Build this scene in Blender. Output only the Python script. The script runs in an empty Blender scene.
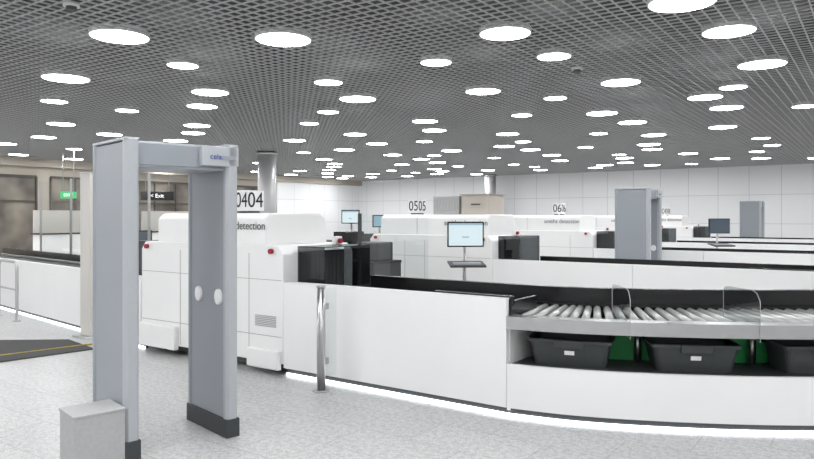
import bpy, math, random
from mathutils import Vector, Matrix
random.seed(7)
sc=bpy.context.scene
try:
    sc.view_settings.view_transform='Standard'
    sc.view_settings.exposure=0.0
except Exception: pass
ANG=math.radians(-35.0)
U=(math.cos(ANG),math.sin(ANG)); V=(-math.sin(ANG),math.cos(ANG))
A0=(-1.306,7.16)          # front corner of lane 04 scanner, hall frame origin
ZC=4.075                  # ceiling height
PITCH=4.67
def W(s,t): return (A0[0]+U[0]*s+V[0]*t, A0[1]+U[1]*s+V[1]*t)
# loading side of lane 04 is turned slightly
ANG2=math.radians(-43.0); C2=W(-2.52,0)
def W2(s,t): return (C2[0]+math.cos(ANG2)*s-math.sin(ANG2)*t, C2[1]+math.sin(ANG2)*s+math.cos(ANG2)*t)

# ---------------- materials ----------------
M={}
def mat(name,col,rough=.5,metal=0,emit=None,es=0,noise=0.0,nscale=20):
    m=bpy.data.materials.new(name); m.use_nodes=True
    nt=m.node_tree; b=nt.nodes['Principled BSDF']
    b.inputs['Base Color'].default_value=(*col,1)
    b.inputs['Roughness'].default_value=rough
    b.inputs['Metallic'].default_value=metal
    if emit:
        b.inputs['Emission Color'].default_value=(*emit,1); b.inputs['Emission Strength'].default_value=es
    if noise>0:
        tc=nt.nodes.new('ShaderNodeTexCoord'); n=nt.nodes.new('ShaderNodeTexNoise'); n.inputs['Scale'].default_value=nscale
        r=nt.nodes.new('ShaderNodeValToRGB')
        r.color_ramp.elements[0].position=.3; r.color_ramp.elements[1].position=.7
        r.color_ramp.elements[0].color=(*[max(0,c*(1-noise)) for c in col],1)
        r.color_ramp.elements[1].color=(*[min(1,c*(1+noise)) for c in col],1)
        nt.links.new(tc.outputs['Object'],n.inputs['Vector']); nt.links.new(n.outputs['Fac'],r.inputs['Fac']); nt.links.new(r.outputs['Color'],b.inputs['Base Color'])
    M[name]=m; return m
mat('white_panel',(.89,.89,.89),.35,noise=.01,nscale=2)
mat('white_machine',(.88,.88,.875),.4,noise=.01,nscale=3)
mat('machine_seam',(.35,.35,.35),.6)
mat('vent_grey',(.45,.45,.45),.6)
mat('detector_grey',(.29,.312,.342),.42,noise=.02,nscale=2)
mat('detector_light',(.42,.44,.465),.4)
mat('detector_foot',(.045,.05,.054),.6)
mat('plinth',(.42,.42,.42),.6,noise=.05,nscale=40)
mat('black',(.010,.010,.011),.2)
mat('black_matt',(.018,.018,.02),.6)
mat('dark_grey',(.045,.047,.05),.5)
mat('steel',(.50,.50,.50),.3,1,noise=.03,nscale=8)
mat('column_metal',(.50,.50,.51),.4,.25)
mat('roller',(.50,.50,.50),.35,.5)
mat('tray_grey',(.045,.05,.053),.5,noise=.05,nscale=30)
mat('tray_green',(.03,.34,.10),.5)
mat('label',(.90,.90,.90),.6)
mat('text_black',(.015,.015,.015),.6)
mat('text_grey',(.08,.08,.08),.6)
mat('logo_blue',(.02,.05,.3),.5)
mat('red',(.33,.006,.025),.4)
mat('yellow',(.42,.30,.02),.6)
mat('rubber_mat',(.055,.055,.057),.9,noise=.3,nscale=120)
mat('beige',(.46,.42,.36),.6)
mat('beige_box',(.47,.43,.38),.6)
mat('partition_cream',(.66,.64,.60),.5)
mat('brown_glass',(.19,.17,.145),.15,noise=.5,nscale=.8)
mat('frame_dark',(.08,.07,.06),.4)
mat('grid_metal',(.50,.50,.50),.45)
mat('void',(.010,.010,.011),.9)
mat('lamp',(1,1,1),.5,emit=(.99,.997,1),es=28)
mat('lamp_ring',(.85,.85,.85),.5)
mat('led',(1,1,1),.5,emit=(.88,.94,1),es=4)
mat('screen',(.1,.1,.1),.3,emit=(.72,.88,.93),es=.85)
mat('screen_dark',(.03,.03,.035),.3,emit=(.05,.08,.11),es=.8)
mat('screen_blue',(.1,.1,.1),.3,emit=(.30,.50,.62),es=.8)
mat('exit_green',(.02,.3,.1),.4,emit=(.05,.55,.2),es=.9)
mat('white_glow',(1,1,1),.5,emit=(1,1,1),es=1.0)

def glass(name,tint,base,k):
    m=bpy.data.materials.new(name); m.use_nodes=True; nt=m.node_tree
    for n in list(nt.nodes): nt.nodes.remove(n)
    o=nt.nodes.new('ShaderNodeOutputMaterial'); mx=nt.nodes.new('ShaderNodeMixShader')
    t=nt.nodes.new('ShaderNodeBsdfTransparent'); g=nt.nodes.new('ShaderNodeBsdfGlossy')
    f=nt.nodes.new('ShaderNodeLayerWeight'); f.inputs['Blend'].default_value=.5
    p=nt.nodes.new('ShaderNodeMath'); p.operation='POWER'; p.inputs[1].default_value=4
    q=nt.nodes.new('ShaderNodeMath'); q.operation='MULTIPLY_ADD'; q.inputs[1].default_value=k; q.inputs[2].default_value=base
    nt.links.new(f.outputs['Facing'],p.inputs[0]); nt.links.new(p.outputs[0],q.inputs[0])
    t.inputs['Color'].default_value=(*tint,1); g.inputs['Roughness'].default_value=.02
    nt.links.new(q.outputs[0],mx.inputs['Fac']); nt.links.new(t.outputs[0],mx.inputs[1]); nt.links.new(g.outputs[0],mx.inputs[2]); nt.links.new(mx.outputs[0],o.inputs['Surface'])
    M[name]=m
glass('clear_glass',(.92,.945,.94),.06,.5)
glass('divider_clear',(.62,.67,.66),.16,.4)
glass('smoked_glass',(.40,.42,.43),.06,.5)

def tile_mat(name,c1,c2,grout,w,h,axes,rough,speck=False,mortar=.004,offset=0):
    m=bpy.data.materials.new(name); m.use_nodes=True; nt=m.node_tree; b=nt.nodes['Principled BSDF']
    tc=nt.nodes.new('ShaderNodeTexCoord'); sp=nt.nodes.new('ShaderNodeSeparateXYZ'); cb=nt.nodes.new('ShaderNodeCombineXYZ')
    nt.links.new(tc.outputs['Object'],sp.inputs[0])
    nt.links.new(sp.outputs[axes[0]],cb.inputs[0]); nt.links.new(sp.outputs[axes[1]],cb.inputs[1])
    br=nt.nodes.new('ShaderNodeTexBrick'); br.offset=offset
    br.inputs['Scale'].default_value=1; br.inputs['Mortar Size'].default_value=mortar
    br.inputs['Brick Width'].default_value=w; br.inputs['Row Height'].default_value=h
    br.inputs['Color1'].default_value=(*c1,1); br.inputs['Color2'].default_value=(*c2,1); br.inputs['Mortar'].default_value=(*grout,1)
    nt.links.new(cb.outputs[0],br.inputs['Vector'])
    out=br.outputs['Color']
    if speck:
        for sc_,lo,hi,c0,c1_ in ((24,.38,.58,.80,1.04),(80,.38,.58,.74,1.06)):
            n=nt.nodes.new('ShaderNodeTexNoise'); n.inputs['Scale'].default_value=sc_; n.inputs['Detail'].default_value=4
            nt.links.new(tc.outputs['Object'],n.inputs['Vector'])
            r=nt.nodes.new('ShaderNodeValToRGB'); r.color_ramp.elements[0].position=lo; r.color_ramp.elements[1].position=hi
            r.color_ramp.elements[0].color=(c0,c0,c0,1); r.color_ramp.elements[1].color=(c1_,c1_,c1_,1)
            nt.links.new(n.outputs['Fac'],r.inputs['Fac'])
            mx=nt.nodes.new('ShaderNodeMixRGB'); mx.blend_type='MULTIPLY'; mx.inputs[0].default_value=1
            nt.links.new(out,mx.inputs[1]); nt.links.new(r.outputs['Color'],mx.inputs[2]); out=mx.outputs[0]
    nt.links.new(out,b.inputs['Base Color']); b.inputs['Roughness'].default_value=rough
    M[name]=m
tile_mat('granite_floor',(.60,.60,.60),(.555,.555,.556),(.43,.43,.43),.9,.45,(0,1),.3,True,.005,.5)
tile_mat('wall_panels',(.86,.87,.88),(.84,.85,.86),(.58,.59,.60),1.35,1.36,(0,2),.3,False,.012)
tile_mat('wall_panels_side',(.86,.87,.88),(.84,.85,.86),(.58,.59,.60),1.35,1.36,(1,2),.3,False,.012)

# ---------------- geometry helpers ----------------
def emp(name,loc=(0,0,0),rot=0):
    e=bpy.data.objects.new(name,None); e.location=loc; e.rotation_euler=(0,0,rot); e.empty_display_size=.1
    sc.collection.objects.link(e); return e
def mesh(parent,name,vs,fs,m,bevel=0,smooth=False):
    me=bpy.data.meshes.new(name); me.from_pydata(vs,[],fs); me.validate(); me.update()
    ob=bpy.data.objects.new(name,me); sc.collection.objects.link(ob)
    if m: me.materials.append(M[m])
    if parent: ob.parent=parent
    if bevel:
        b=ob.modifiers.new('bevel','BEVEL'); b.width=bevel; b.segments=2; b.limit_method='ANGLE'
    if smooth:
        for p in me.polygons: p.use_smooth=True
    return ob
BF=[(0,3,2,1),(4,5,6,7),(0,1,5,4),(1,2,6,5),(2,3,7,6),(3,0,4,7)]
def bv(x0,x1,y0,y1,z0,z1): return [(x0,y0,z0),(x1,y0,z0),(x1,y1,z0),(x0,y1,z0),(x0,y0,z1),(x1,y0,z1),(x1,y1,z1),(x0,y1,z1)]
def box(p,name,x0,x1,y0,y1,z0,z1,m,bevel=0): return mesh(p,name,bv(x0,x1,y0,y1,z0,z1),BF,m,bevel)
def boxes(p,name,lst,m,bevel=0):
    vs=[];fs=[]
    for b in lst:
        k=len(vs); vs+=bv(*b); fs+=[tuple(i+k for i in f) for f in BF]
    return mesh(p,name,vs,fs,m,bevel)
def prism_y(p,name,prof,y0,y1,m,bevel=0):
    n=len(prof); vs=[(x,y0,z) for x,z in prof]+[(x,y1,z) for x,z in prof]
    fs=[tuple(range(n)),tuple(range(2*n-1,n-1,-1))]+[(i,i+n,(i+1)%n+n,(i+1)%n) for i in range(n)]
    return mesh(p,name,vs,fs,m,bevel)
def prism_x(p,name,prof,x0,x1,m,bevel=0):
    n=len(prof); vs=[(x0,y,z) for y,z in prof]+[(x1,y,z) for y,z in prof]
    fs=[tuple(range(n-1,-1,-1)),tuple(range(n,2*n))]+[(i,(i+1)%n,(i+1)%n+n,i+n) for i in range(n)]
    return mesh(p,name,vs,fs,m,bevel)
def prism_z(p,name,prof,z0,z1,m,bevel=0,smooth=False):
    n=len(prof); vs=[(x,y,z0) for x,y in prof]+[(x,y,z1) for x,y in prof]
    fs=[tuple(range(n-1,-1,-1)),tuple(range(n,2*n))]+[(i,(i+1)%n,(i+1)%n+n,i+n) for i in range(n)]
    return mesh(p,name,vs,fs,m,bevel)
def cylv(a,b,r,n=14,r2=None):
    a=Vector(a);b=Vector(b);d=(b-a).normalized(); up=Vector((0,0,1)) if abs(d.z)<.9 else Vector((1,0,0))
    e1=d.cross(up).normalized(); e2=d.cross(e1); r2=r if r2 is None else r2
    vs=[tuple(a+r*(math.cos(2*math.pi*i/n)*e1+math.sin(2*math.pi*i/n)*e2)) for i in range(n)]
    vs+=[tuple(b+r2*(math.cos(2*math.pi*i/n)*e1+math.sin(2*math.pi*i/n)*e2)) for i in range(n)]
    fs=[tuple(range(n)),tuple(range(2*n-1,n-1,-1))]+[(i,i+n,(i+1)%n+n,(i+1)%n) for i in range(n)]
    return vs,fs
def cyls(p,name,lst,m,n=14):
    vs=[];fs=[]
    for c in lst:
        v,f=cylv(*c[:3],n=n); k=len(vs); vs+=v; fs+=[tuple(i+k for i in q) for q in f]
    ob=mesh(p,name,vs,fs,m)
    for q in ob.data.polygons:
        if len(q.vertices)==4: q.use_smooth=True
    return ob
def tube(p,name,pts,r,m):
    cu=bpy.data.curves.new(name,'CURVE'); cu.dimensions='3D'; cu.bevel_depth=r; cu.bevel_resolution=4; cu.use_fill_caps=True
    s=cu.splines.new('POLY'); s.points.add(len(pts)-1)
    for i,q in enumerate(pts): s.points[i].co=(*q,1)
    cu.materials.append(M[m]); ob=bpy.data.objects.new(name,cu); sc.collection.objects.link(ob); ob.parent=p; return ob
def text(p,name,body,size,loc,rotz,m,ext=.001,align='CENTER',flat=False,sx=1,bold=0):
    cu=bpy.data.curves.new(name,'FONT'); cu.body=body; cu.size=size; cu.extrude=ext; cu.align_x=align; cu.align_y='CENTER'; cu.offset=bold
    cu.materials.append(M[m]); ob=bpy.data.objects.new(name,cu); sc.collection.objects.link(ob)
    ob.location=loc; ob.rotation_euler=(0 if flat else math.pi/2,0,rotz); ob.scale=(sx,1,1); ob.parent=p; return ob
def resample(P,step):
    out=[]; n=len(P); pts=[]
    for i in range(n-1):
        p0=P[max(i-1,0)];p1=P[i];p2=P[i+1];p3=P[min(i+2,n-1)]
        for k in range(24):
            t=k/24; q=[]
            for c in (0,1):
                q.append(.5*((2*p1[c])+(-p0[c]+p2[c])*t+(2*p0[c]-5*p1[c]+4*p2[c]-p3[c])*t*t+(-p0[c]+3*p1[c]-3*p2[c]+p3[c])*t**3))
            pts.append(tuple(q))
    pts.append(tuple(P[-1]))
    acc=0; nxt=0
    for a,b in zip(pts,pts[1:]):
        d=math.dist(a,b)
        while nxt<=acc+d and d>0:
            f=(nxt-acc)/d; tx,ty=(b[0]-a[0])/d,(b[1]-a[1])/d
            out.append((a[0]+f*(b[0]-a[0]),a[1]+f*(b[1]-a[1]),tx,ty)); nxt+=step
        acc+=d
    return out
def off(q,o): return (q[0]-q[3]*o,q[1]+q[2]*o)
def sweep(p,name,S,o0,o1,z0,z1,m,bevel=0):
    vs=[];fs=[]
    for q in S:
        a=off(q,o0);b=off(q,o1); vs+=[(*a,z0),(*b,z0),(*b,z1),(*a,z1)]
    n=len(S)
    for i in range(n-1):
        k=4*i
        for j in range(4): fs.append((k+j,k+4+j,k+4+(j+1)%4,k+(j+1)%4))
    fs.append((0,1,2,3)); fs.append((4*n-1,4*n-2,4*n-3,4*n-4))
    return mesh(p,name,vs,fs,m)

# ---------------- room ----------------
S0,S1,T0,T1=-23.7,14.0,-9.5,30.4
def hall(name,h=0): return emp(name,(A0[0],A0[1],h),ANG)
def hb(name,*a):
    ob=box(None,name,*a); ob.location=(A0[0],A0[1],0); ob.rotation_euler=(0,0,ANG); return ob
hb('floor',S0-.3,S1+.3,T0-.3,T1+.3,-.2,0,'granite_floor')
hb('wall_back',S0-.3,S1+.3,T1,T1+.3,0,5,'wall_panels')
hb('wall_right',S1,S1+.3,T0,T1,0,5,'wall_panels_side')
hb('wall_front',S0-.3,S1+.3,T0-.3,T0,0,5,'wall_panels')
hb('wall_left',S0-.3,S0,T0,T1,0,5,'beige')
hb('baseboard_back',S0,S1,T1-.03,T1,0,.15,'dark_grey')
hb('baseboard_left',S0,S0+.03,T0,T1,0,.15,'dark_grey')
hb('trim_1',S0,S1,T1-.05,T1,ZC-.02,ZC+.05,'lamp_ring')
hb('trim_2',S0,S0+.35,T0,T1,3.75,ZC+.3,'beige')
hb('trim_3',S0,S0+.06,22.9,T1,.15,3.75,'wall_panels_side')
for i,(a,b) in enumerate([(4.5,9.2),(9.8,13.0),(13.6,17.2),(18.0,22.6)]):
    e=hall('window_%d'%(i+1))
    box(e,'pane',S0+.005,S0+.03,a,b,.15,3.3,'brown_glass')
    fr=[(S0,S0+.09,a,b,3.3,3.4),(S0,S0+.09,a,b,.12,.2),(S0,S0+.09,a,b,2.3,2.36)]
    k=a
    while k<=b+.01:
        fr.append((S0,S0+.09,k-.03,k+.03,.15,3.35)); k+=(b-a)/3
    boxes(e,'frame',fr,'frame_dark')
c=hall('ceiling')
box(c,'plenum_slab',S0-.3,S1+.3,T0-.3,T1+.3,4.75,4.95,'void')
bl=[]; g=.15; w=.0085; hgt=.014
x=S0
while x<S1: bl.append((x-w,x+w,T0,T1,ZC,ZC+hgt)); x+=g
y=T0
while y<T1: bl.append((S0,S1,y-w,y+w,ZC+.0004,ZC+hgt)); y+=g
boxes(c,'open_cell_grid',bl,'grid_metal')
near=[(-3.81,9.02,.36),(-1.67,9.17,.36),(1.28,8.87,.32),(3.07,7.59,.35),(4.15,8.77,.31),(5.57,10.67,.34),(-5.89,11.74,.37),(-3.54,10.74,.23),
(.45,10.53,.23),(2.19,10.14,.24),(3.8,12.1,.33),(-1.4,12.1,.24),(1.45,12.95,.32),(-1.0,13.8,.36),(-3.78,13.06,.34),(-4.43,14.7,.31),(-7.3,14.07,.25),
(2.99,13.7,.22),(5.96,13.6,.32),(6.02,12.55,.23),(4.5,15.7,.34),(2.7,16.0,.23),(.45,17.0,.31),(.75,18.8,.32),(-1.8,15.5,.24),(-2.5,17.4,.23),(-6.3,15.3,.24),(-8.9,17.5,.33),
(5.7,17.2,.34),(7.0,14.9,.33),(8.6,14.7,.24),(-5.5,17.8,.33),(-10.3,15.7,.23),(2.9,19.6,.32),(8.4,18.1,.34),(10.7,16.9,.34),(5.5,19.5,.24),(-1.5,19.7,.32),(-6.1,19.4,.32),(-10.9,20.4,.33)]
disks=list(near)
t=T0+1
while t<T1-.8:
    s=S0+1
    while s<S1-.8:
        ss=s+random.uniform(-.85,.85); tt=t+random.uniform(-.85,.85); X,Y=W(ss,tt)
        r=random.choice([.36,.34,.25,.34])
        inview = 6.2<Y<19 and abs(X)<.62*Y
        if not inview and all((X-a)**2+(Y-b)**2>1.9 for a,b,_ in disks): disks.append((X,Y,r))
        s+=2.4
    t+=2.4
e=emp('ceiling_downlights')
vs=[];fs=[];vr=[];fr=[]
for X,Y,r in disks:
    n=32;k=len(vs)
    vs+=[(X+r*math.cos(6.28318*i/n),Y+r*math.sin(6.28318*i/n),ZC-.012) for i in range(n)]; fs.append(tuple(range(k+n-1,k-1,-1)))
    k=len(vr)
    for rr,z in ((r,ZC-.014),(r+.018,ZC-.014),(r+.018,ZC+.06),(r,ZC+.06)):
        vr+=[(X+rr*math.cos(6.28318*i/n),Y+rr*math.sin(6.28318*i/n),z) for i in range(n)]
    for j in range(4):
        for i in range(n):
            fr.append((k+j*n+i,k+j*n+(i+1)%n,k+((j+1)%4)*n+(i+1)%n,k+((j+1)%4)*n+i))
mesh(e,'diffusers',vs,fs,'lamp'); mesh(e,'rings',vr,fr,'lamp_ring')
for X,Y in ((2.75,11.0),(-3.8,7.7)):
    e=emp('smoke_detector',(X,Y,0)); cyls(e,'housing',[((0,0,ZC-.06),(0,0,ZC+.01),.06)],'dark_grey'); cyls(e,'base',[((0,0,ZC-.02),(0,0,ZC+.02),.09)],'lamp_ring')
for X,Y in ((-5.15,25.0),(4.7,38.5)):
    e=emp('round_column',(X,Y,0)); cyls(e,'shaft',[((0,0,0),(0,0,ZC+.3),.33)],'column_metal',32); cyls(e,'collar',[((0,0,ZC-.12),(0,0,ZC),.36),((0,0,0),(0,0,.15),.36)],'steel',32)

# ---------------- x-ray scanner ----------------
def scanner(o,num,s0=-2.5,u0=-2.25,u1=-.32,sign=-1.05):
    e=emp('x_ray_baggage_scanner',(*o,0),ANG)
    prism_y(e,'lower_housing',[(s0,.12),(0,.12),(0,1.28),(-.08,1.37),(s0+.08,1.37),(s0,1.28)],.0,1.15,'white_machine',.012)
    prism_x(e,'upper_housing',[(.06,1.36),(1.05,1.36),(1.05,1.62),(.95,1.72),(.14,1.72),(.06,1.66)],u0,u1,'white_machine',.02)
    boxes(e,'base_frame',[(s0+.1,-.1,.1,1.05,.04,.13)],'dark_grey')
    cyls(e,'feet',[((x,y,0),(x,y,.06),.04) for x in (s0+.25,-.25) for y in (.2,.95)],'dark_grey')
    boxes(e,'front_service_drawers',[(s0+.02,s0+.75,-.07,0,.08,.36),(-.5,-.02,-.06,0,.06,.26)],'white_machine',.012)
    sm=[(x-.003,x+.003,-.003,.01,.14,1.28) for x in (s0+.78,-1.3,-.52)]+[(s0+.02,-.02,-.003,.01,1.0,1.005),(s0+.02,-.02,-.003,.01,.40,.406)]
    sm+=[(x-.003,x+.003,.055,.07,1.38,1.66) for x in ((u0+u1)/2-.3,)]
    sm+=[(-.003,.003,.38,.386,.14,1.28),(-.003,.003,.02,1.12,.62,.626)]
    boxes(e,'panel_seams',sm,'machine_seam')
    boxes(e,'vent_grille',[(-.42,-.1,-.008,.0,.50+.018*i,.508+.018*i) for i in range(7)],'vent_grey')
    text(e,'lettering','smiths detection',.125,(u1+.0,.050,1.575),0,'text_grey',align='RIGHT')
    cyls(e,'emergency_stops',[((-.15,-.004,1.31),(-.15,-.05,1.31),.028),((s0+.15,-.004,1.31),(s0+.15,-.05,1.31),.028),((-.01,.9,1.40),(.04,.9,1.40),.028)],'red')
    boxes(e,'emergency_stop_bases',[(-.22,-.08,-.012,.03,1.26,1.36),(s0+.08,s0+.22,-.012,.03,1.26,1.36),(-.06,0,.84,.96,1.36,1.45)],'white_machine',.008)
    for a,b,nm in ((0,.38,'exit_hood'),(s0-.5,s0,'entry_hood')):
        boxes(e,nm,[(a,b,.22,.23,.86,1.36),(a,b,.99,1.0,.86,1.36),(a,b,.22,1.0,1.35,1.36)],'smoked_glass' if a>=0 else 'dark_grey')
        q=.012 if a>=0 else a+.02
        box(e,nm+'_tunnel_mouth',q-.008,q-.002,.24,.98,.86,1.30,'black_matt')
        boxes(e,nm+'_curtain',[(q,q+.008,.27+.07*i,.335+.07*i,.88,1.28) for i in range(10)],'dark_grey')
    x0=sign
    boxes(e,'sign_box',[(x0,x0+.23,.25,.50,1.745,1.985)],'label',.004)
    boxes(e,'sign_feet',[(x0+.03,x0+.06,.3,.46,1.70,1.75),(x0+.17,x0+.20,.3,.46,1.70,1.75)],'dark_grey')
    text(e,'sign_digits_front',num,.25,(x0+.125,.246,1.865),0,'text_black',sx=.84)
    text(e,'sign_digits_side',num,.25,(x0+.234,.365,1.865),math.pi/2,'text_black',sx=.98)
    return e
def barrier(o,s0,s1,name='white_barrier_wall',h=.99,ang=ANG):
    e=emp(name,(*o,0),ang)
    n=max(1,round((s1-s0)/2.6)); d=(s1-s0)/n
    boxes(e,'panels',[(s0+i*d+.003,s0+(i+1)*d-.003,0,.05,.085,h) for i in range(n)],'white_panel',.004)
    boxes(e,'kick_recess',[(s0,s1,.07,.10,0,.1)],'dark_grey')
    boxes(e,'cap_rail',[(s0,s1,-.002,.055,h,h+.006)],'lamp_ring')
    boxes(e,'floor_led_strip',[(s0,s1,.045,.068,.0,.025)],'led')
    return e
REL=[(0,0),(.5,.10),(1.01,.287),(1.59,.57),(2.14,.907),(2.8,1.36),(3.5,1.86),(4.4,2.5)]
def conveyor(o,L,trays=True,end=None):
    P=[(L+a,b) for a,b in REL]
    if end: P=P[:end]
    e=emp('curved_roller_conveyor',(*o,0),ANG)
    S=resample(P,.06)
    pre=[(.4+.2*i,0,1,0) for i in range(int((L-.4)/.2)+1)]+[(L,0,1,0)]
    pre=[q for q in pre if q[0]<L-.02]+S[1:]
    sweep(e,'base_panel',S,0,.04,.085,.45,'white_panel')
    sweep(e,'kick_recess',S,.07,.10,0,.1,'dark_grey')
    sweep(e,'floor_led_strip',S,.045,.068,0,.025,'led')
    sweep(e,'tray_return_shelf',S,.045,.93,.40,.44,'dark_grey')
    sweep(e,'back_board',S,.93,.97,.08,.80,'black_matt')
    sweep(e,'front_steel_edge',S,-.02,.05,.745,.85,'steel')
    sweep(e,'front_steel_flange',S,.05,.13,.83,.85,'steel')
    sweep(e,'deck_pan',S,.06,.97,.735,.75,'dark_grey')
    sweep(e,'back_guard',pre,.98,1.03,.76,1.0,'black')
    sweep(e,'back_guard_rail',pre,.97,1.05,1.0,1.012,'black')
    sweep(e,'inner_guard_lip',S,.90,.98,.85,.87,'black')
    boxes(e,'belt_section',[(.03,L-.02,.2,.95,.76,.84)],'black_matt')
    boxes(e,'belt_stand',[(.2,.3,.25,.9,0,.76),(L-.4,L-.3,.25,.9,0,.76)],'dark_grey')
    boxes(e,'end_guard',[(L-.01,L+.02,.05,.55,.78,.97),(L-.75,L+.02,.056,.10,.93,1.01)],'black')
    boxes(e,'end_bracket',[(L-.03,L-.0,.06,.9,.05,.76)],'white_panel')
    R=resample(P,.105)
    rl=[]
    for q in R[1:-1]:
        a=off(q,.13); b=off(q,.90); rl.append(((*a,.825),(*b,.825),.033))
    cyls(e,'rollers',rl,'roller',12)
    D=resample(P,.01); n=len(D)
    lg=[]
    for k in (10,110,210,310,410):
        if k<n-1:
            a=off(D[k],.5); lg.append(((*a,.44),(*a,.74),.03))
            a=off(D[k],.85); lg.append(((*a,.0),(*a,.74),.03))
    cyls(e,'support_legs',lg,'steel')
    for j,k in enumerate((97,192,287)):
        if k>=n-1: continue
        q=D[k]; outl=[(0.0,.72),(.46,.82),(.46,1.07),(.44,1.10),(.40,1.11),(.10,1.11),(.04,1.09),(0,1.03)]
        dx,dy=-q[3],q[2]; tx,ty=q[2],q[3]
        cs,sn=math.cos(.22),math.sin(.22); dx,dy=dx*cs-dy*sn,dx*sn+dy*cs; tx,ty=dy,-dx
        vs=[(q[0]+dx*(d-.03),q[1]+dy*(d-.03),z) for (d,z) in outl]
        m=len(outl)
        mesh(e,'divider_glass_%d'%j,vs,[tuple(range(m))],'divider_clear')
        vs=[]
        for th in (-.003,.003):
            for (d,z) in outl: vs.append((q[0]+dx*(d-.03)+tx*th,q[1]+dy*(d-.03)+ty*th,z))
        mesh(e,'divider_edge_%d'%j,vs,[(i,i+m,(i+1)%m+m,(i+1)%m) for i in range(m)],'vent_grey')
    if trays:
        for k,mt,of in ((50,'tray_grey',.31),(150,'tray_grey',.31),(252,'tray_grey',.31),(352,'tray_grey',.31),(18,'tray_green',.68),(101,'tray_green',.64),(201,'tray_green',.64),(300,'tray_green',.64)):
            if k>=n-1: continue
            q=D[k]; c=off(q,of); te=emp('security_tray',(0,0,0),0)
            X=o[0]+U[0]*c[0]+V[0]*c[1]; Y=o[1]+U[1]*c[0]+V[1]*c[1]
            te.location=(X,Y,.441); te.rotation_euler=(0,0,ANG+math.atan2(q[3],q[2]))
            rings=[(.29,.155,0),(.325,.19,.20),(.345,.21,.20),(.345,.21,.225),(.32,.185,.225),(.28,.15,.012)]
            if mt=='tray_green': rings=[(a*.9,b*.5,z*1.22) for a,b,z in rings]
            vs=[];fs=[]
            def rr(a,b,z,rad=.05):
                o2=[]
                for cx,cy,st in ((a-rad,b-rad,0),(-a+rad,b-rad,90),(-a+rad,-b+rad,180),(a-rad,-b+rad,270)):
                    for i in range(5):
                        an=math.radians(st+i*22.5); o2.append((cx+rad*math.cos(an),cy+rad*math.sin(an),z))
                return o2
            for rg in rings: vs+=rr(*rg)
            m=20
            for r_ in range(len(rings)-1):
                for i in range(m): fs.append((r_*m+i,r_*m+(i+1)%m,(r_+1)*m+(i+1)%m,(r_+1)*m+i))
            fs.append(tuple(range(m-1,-1,-1))); fs.append(tuple(range((len(rings)-1)*m,len(rings)*m)))
            mesh(te,'tub',vs,fs,mt)
            if mt=='tray_grey':
                mesh(te,'label',[(-.04,-.180,.10),(.04,-.180,.10),(.04,-.187,.135),(-.04,-.187,.135)],[(0,1,2,3)],'label')
                boxes(te,'handle_lip',[(-.12,.12,-.222,-.205,.16,.225)],mt,.006)
                box(te,'green_liner',-.27,.27,-.14,.14,.014,.16,'tray_green',.01)
    return e
def detector(p0,ang):
    e=emp('walk_through_metal_detector',(*p0,0),ang)
    wd=.655; th=.1; dp=.67; H=2.225
    def panel(x0,x1,nm):
        prof=[(x0+.012,.05),(x1-.012,.05),(x1-.012,dp-.05),(x0+.012,dp-.05)]
        prism_z(e,nm+'_core',prof,.14,H-.03,'detector_grey')
        for a,b,k in ((0,.075,'near'),(dp-.075,dp,'far')):
            prism_z(e,nm+'_edge_'+k,[(x0+.02,a),(x1-.02,a),(x1,a+.025),(x1,b-.02),(x1-.012,b),(x0+.012,b),(x0,b-.02),(x0,a+.025)],.13,H-.01,'detector_light' if k=='near' else 'detector_grey',.004)
        prism_z(e,nm+'_cap',[(x0,0.005),(x1,0.005),(x1,dp-.005),(x0,dp-.005)],H-.02,H,'detector_light',.006)
        prism_z(e,nm+'_foot',[(x0-.006,-.006),(x1+.006,-.006),(x1+.006,dp+.006),(x0-.006,dp+.006)],0,.14,'detector_foot',.006)
    panel(-th,0,'left_panel'); panel(wd,wd+th,'right_panel')
    box(e,'crossbeam',-.01,wd+.01,.06,dp-.1,H-.2,H-.015,'detector_light',.008)
    box(e,'crossbeam_cover',.0,wd,.045,.065,H-.185,H-.03,'detector_grey',.004)
    box(e,'display_unit',wd-.2,wd+th,.0,.06,H-.17,H-.02,'detector_light',.006)
    box(e,'display_window',wd-.04,wd+th-.03,-.004,.0,H-.12,H-.09,'detector_grey')
    text(e,'maker_mark','ceia',.06,(wd-.09,-.003,H-.1),0,'logo_blue')
    for y in (.14,.47):
        for xx,sg in ((wd,-1),(0,1)):
            vs=[];n=20
            for x in (xx+sg*-.014,xx+sg*.008):
                vs+=[(x,y+.05*math.cos(6.28318*i/n),1.06+.06*math.sin(6.28318*i/n)) for i in range(n)]
            mesh(e,'sensor_cover',vs,[tuple(range(n)),tuple(range(2*n-1,n-1,-1))]+[(i,i+n,(i+1)%n+n,(i+1)%n) for i in range(n)],'label',.004)
    return e
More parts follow.
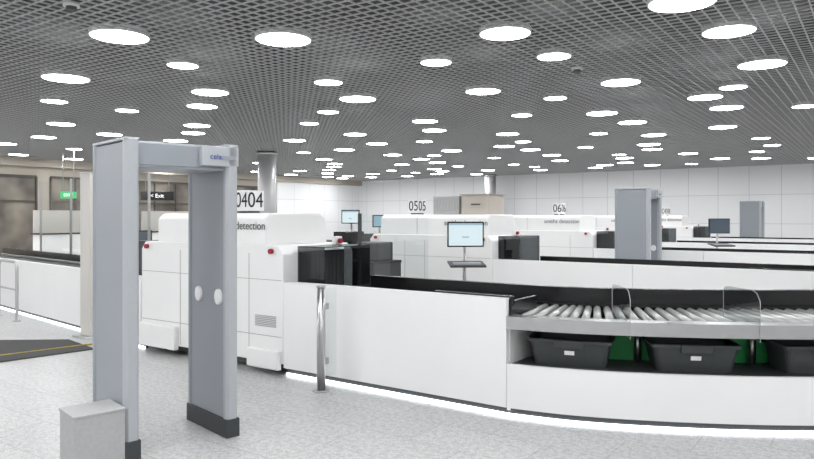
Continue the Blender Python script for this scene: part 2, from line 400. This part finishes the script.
def workstation(loc,rot,mtl='screen',top=1.0,hc=1.42,sw=.5,sh=.33):
    e=emp('operator_monitor_stand',(*loc,0),rot)
    box(e,'bezel',-sw/2-.02,sw/2+.02,-.02,.02,hc-sh/2-.02,hc+sh/2+.022,'black',.005)
    box(e,'screen',-sw/2,sw/2,-.023,-.02,hc-sh/2,hc+sh/2,mtl)
    if mtl=='screen':
        boxes(e,'screen_content',[(-sw/2,sw/2,-.025,-.023,hc+sh/2-.03,hc+sh/2),(-sw*.1,sw*.1,-.025,-.023,hc-.05,hc-.03)],'screen_blue')
    boxes(e,'arm',[(-.03,.03,.02,.1,hc-.05,hc+.05)],'dark_grey')
    cyls(e,'pole',[((0,.1,.02),(0,.1,hc+.03),.025)],'steel')
    cyls(e,'foot',[((0,.1,0),(0,.1,.025),.22)],'dark_grey',24)
    prism_x(e,'keyboard_tray',[(-.28,top-.05),(.08,top),(.08,top+.025),(-.28,top-.02)],-.26,.26,'dark_grey',.004)
    boxes(e,'keyboard',[(-.2,.2,-.2,-.06,top-.012,top+.012)],'detector_light')
    return e
def loading(o,a,b,ang):
    e=emp('loading_conveyor',(*o,0),ang)
    boxes(e,'belt',[(a,b,.25,.95,.76,.82)],'black_matt')
    boxes(e,'back_guard',[(a,b,1.0,1.05,.7,.98)],'black')
    boxes(e,'legs',[(x,x+.08,.3,.9,0,.78) for x in (a+.2,(a+b)/2,b-.4)],'dark_grey')
    cyls(e,'side_rails',[((a,.18,.84),(b,.18,.84),.02),((a,.98,.84),(b,.98,.84),.02)],'steel')

for i,num in enumerate(['04','05','06','07','08']):
    o=W(0,PITCH*i)
    if i==0: scanner(o,num)
    elif i==1: scanner(o,num,sign=-1.83,u1=-.1,u0=-2.3)
    else: scanner(o,num)
    L=2.61 if i==0 else 4.5
    barrier(o,.003,L-.003)
    conveyor(o,L,trays=(i<2),end=None if i==0 else 6)
    if i==0:
        barrier(C2,-9,-.005,h=.92,ang=ANG2); loading(C2,-8.8,-.65,ANG2)
    else:
        barrier(o,-7.5,-2.51,h=.95); loading(o,-7.3,-3.1,ANG)

o5=W(0,PITCH)
e=emp('ventilated_equipment_box',(*o5,0),ANG)
box(e,'case',-1.32,-.80,.3,.8,1.722,2.04,'plinth',.01); boxes(e,'slots',[(-1.28+.06*j,-1.25+.06*j,.29,.3,1.78,1.98) for j in range(8)],'vent_grey')
e=emp('beige_cable_box',(*o5,0),ANG)
box(e,'case',-.75,-.22,.3,.85,1.722,2.05,'beige_box',.01); box(e,'lid',-.77,-.20,.28,.87,2.05,2.065,'beige_box',.004); boxes(e,'handle',[(-.55,-.38,.285,.3,1.88,1.9)],'dark_grey')

detector((-1.84,4.69),math.radians(43))
detector((4.62,12.85),math.radians(55))
detector((12.1,23.2),math.radians(55))
e=emp('junction_box',(-1.842,4.70,0),math.radians(43))
box(e,'case',-.44,-.115,-.03,.27,0,.37,'plinth',.006); box(e,'lid',-.446,-.109,-.036,.276,.37,.385,'plinth',.004)

e=emp('glass_gate_post',(-.828,6.55,0),ANG)
cyls(e,'post',[((0,0,.012),(0,0,1.0),.042)],'steel',24); cyls(e,'base_plate',[((0,0,0),(0,0,.014),.085)],'steel',24); cyls(e,'cap',[((0,0,1.0),(0,0,1.012),.046)],'steel',24)
boxes(e,'clamps',[(-.02,.02,.03,.09,.25,.31),(-.02,.02,.03,.09,.78,.84)],'steel')
mesh(e,'glass_leaf',[(0,.06,.12),(0,.28,.12),(0,.28,.98),(0,.06,.98)],[(0,1,2,3)],'clear_glass')
e=emp('glass_screen',(*W(-.12,1.45),0),ANG)
mesh(e,'pane',[(0,0,.1),(1,0,.1),(1,0,1.7),(0,0,1.7)],[(0,1,2,3)],'clear_glass')
boxes(e,'posts',[(-.03,0,-.02,.02,0,1.72)],'dark_grey')

workstation((.86,10.0),math.radians(4))
workstation(W(-4.4,6.4),math.radians(-5),hc=1.68,sw=.36,sh=.26)
workstation((-.60,15.6),math.radians(20),'screen_blue',hc=1.58,sw=.36,sh=.24)
workstation((-.20,15.1),math.radians(15),'screen_blue',hc=1.55,sw=.36,sh=.24)
workstation(W2(-1.9,2.3),math.radians(10),'screen',hc=1.64,sw=.34,sh=.3)
workstation(W2(-3.6,1.75),math.radians(25),'screen_dark',hc=1.30,sw=.30,sh=.22)
workstation(W2(-4.25,1.75),math.radians(30),'screen',hc=1.50,sw=.36,sh=.28)
workstation((3.5,17.5),math.radians(5),'screen_dark',hc=1.5)
workstation(W(1.85,13.1),math.radians(5),'screen_dark',hc=1.45)
for X,Y in (W(-1.35,3.0),W(-2.6,3.2),W2(-5.2,3.4),W(-3.4,7.3)):
    e=emp('operator_desk',(X,Y,0),ANG)
    box(e,'top',-.5,.5,-.35,.35,.98,1.02,'black_matt',.005)
    boxes(e,'side_panels',[(-.5,-.46,-.33,.33,0,.98),(.46,.5,-.33,.33,0,.98),(-.46,.46,.28,.31,.2,.98)],'dark_grey')
    box(e,'computer_case',-.4,-.15,-.2,.25,1.02,1.45,'black',.01)
    box(e,'printer',.05,.45,-.2,.2,1.02,1.30,'dark_grey',.02)
# made-up white counters, added to brighten the far left before the shopfront
for s_,t_ in ((-17.5,7.5),(-17.5,11.5)):
    e=emp('added_bright_counter',(*W(s_,t_),0),ANG)
    box(e,'body',-.35,.35,-1.3,1.3,.08,1.1,'white_panel',.01); box(e,'top',-.4,.4,-1.35,1.35,1.1,1.14,'black',.004); box(e,'plinth',-.3,.3,-1.25,1.25,0,.08,'dark_grey')
    box(e,'back_panel',-.34,-.30,-1.3,1.3,1.14,1.9,'partition_cream',.004)

e=emp('tall_white_partition',(-4.46,9.47,0),ANG)
box(e,'panel',-.12,.12,-.03,.03,.03,2.28,'partition_cream',.008); box(e,'cap',-.125,.125,-.035,.035,2.28,2.3,'steel'); box(e,'foot',-.16,.16,-.12,.12,0,.03,'steel')
def flat(name,pts,z,m):
    n=len(pts); return mesh(None,name,[(*p,.001) for p in pts]+[(*p,z) for p in pts],[tuple(range(n-1,-1,-1)),tuple(range(n,2*n))]+[(i,(i+1)%n,(i+1)%n+n,i+n) for i in range(n)],m)
flat('rubber_floor_mat',[(-4.75,7.75),(-3.95,8.6),(-4.6,9.25),(-5.6,9.2),(-6.2,8.8)],.012,'rubber_mat')
flat('yellow_floor_marking',[(-5.0,8.1),(-4.97,8.07),(-4.12,8.9),(-4.15,8.93)],.016,'yellow')
for s_ in (-4.15,-5.4):
    e=emp('steel_hoop_rail',(*W2(s_,-.28),0),ANG2)
    pts=[(-.45,0,.0),(-.45,0,.85)]+[(-.45+.1*(1-math.cos(a)),0,.85+.1*math.sin(a)) for a in (.4,.8,1.2,1.57)]+[(.35,0,.95)]+[(.35+.1*math.sin(a),0,.85+.1*math.cos(a)) for a in (.4,.8,1.2,1.57)]+[(.45,0,0)]
    tube(e,'hoop',pts,.025,'steel'); tube(e,'mid_rail',[(-.45,0,.5),(.45,0,.5)],.015,'steel')
    cyls(e,'base_plates',[((-.45,0,0),(-.45,0,.012),.06),((.45,0,0),(.45,0,.012),.06)],'steel')
e=emp('glass_partition',(*W2(-7.0,1.2),0),ANG2)
for j,k in enumerate((0,1.6,3.2)):
    mesh(e,'pane_%d'%j,[(k,0,.1),(k+1.56,0,.1),(k+1.56,0,2.4),(k,0,2.4)],[(0,1,2,3)],'clear_glass')
boxes(e,'posts',[(k-.02,k+.0,-.02,.02,0,2.42) for k in (0,1.6,3.2,4.8)],'steel')
def hsign(name,X,Y,w,h,z,rot,m,txt,tm):
    e=emp(name,(X,Y,0),rot)
    box(e,'panel',-w/2,w/2,-.05,.05,z-h/2,z+h/2,m,.005)
    cyls(e,'rods',[((-w*.35,0,z+h/2),(-w*.35,0,ZC+.02),.012),((w*.35,0,z+h/2),(w*.35,0,ZC+.02),.012)],'steel')
    text(e,'lettering',txt,h*.6,(0,-.053,z),0,tm)
hsign('exit_sign',-11.95,24,.5,.24,2.45,math.radians(20),'exit_green','EXIT','white_glow')
hsign('direction_sign',-9.55,26,1.2,.34,2.48,math.radians(15),'black','< Exit','white_glow')
e=emp('tray_stack',(*W2(-2.2,.6),0),ANG2)
boxes(e,'trays',[(-.33+.002*j,.33-.002*j,-.22,.22,.825+.035*j,.85+.035*j) for j in range(7)],'tray_grey',.006)

w=bpy.data.worlds.new('World'); sc.world=w; w.use_nodes=True
w.node_tree.nodes['Background'].inputs[0].default_value=(.9,.95,1,1); w.node_tree.nodes['Background'].inputs[1].default_value=.3
cam=bpy.data.cameras.new('camera'); co=bpy.data.objects.new('camera',cam); sc.collection.objects.link(co)
co.location=(0,0,1.675); co.rotation_euler=(math.pi/2,0,0)
cam.sensor_width=36; cam.lens=36*680/814; cam.shift_y=-12.5/814; cam.clip_end=200
sc.camera=co
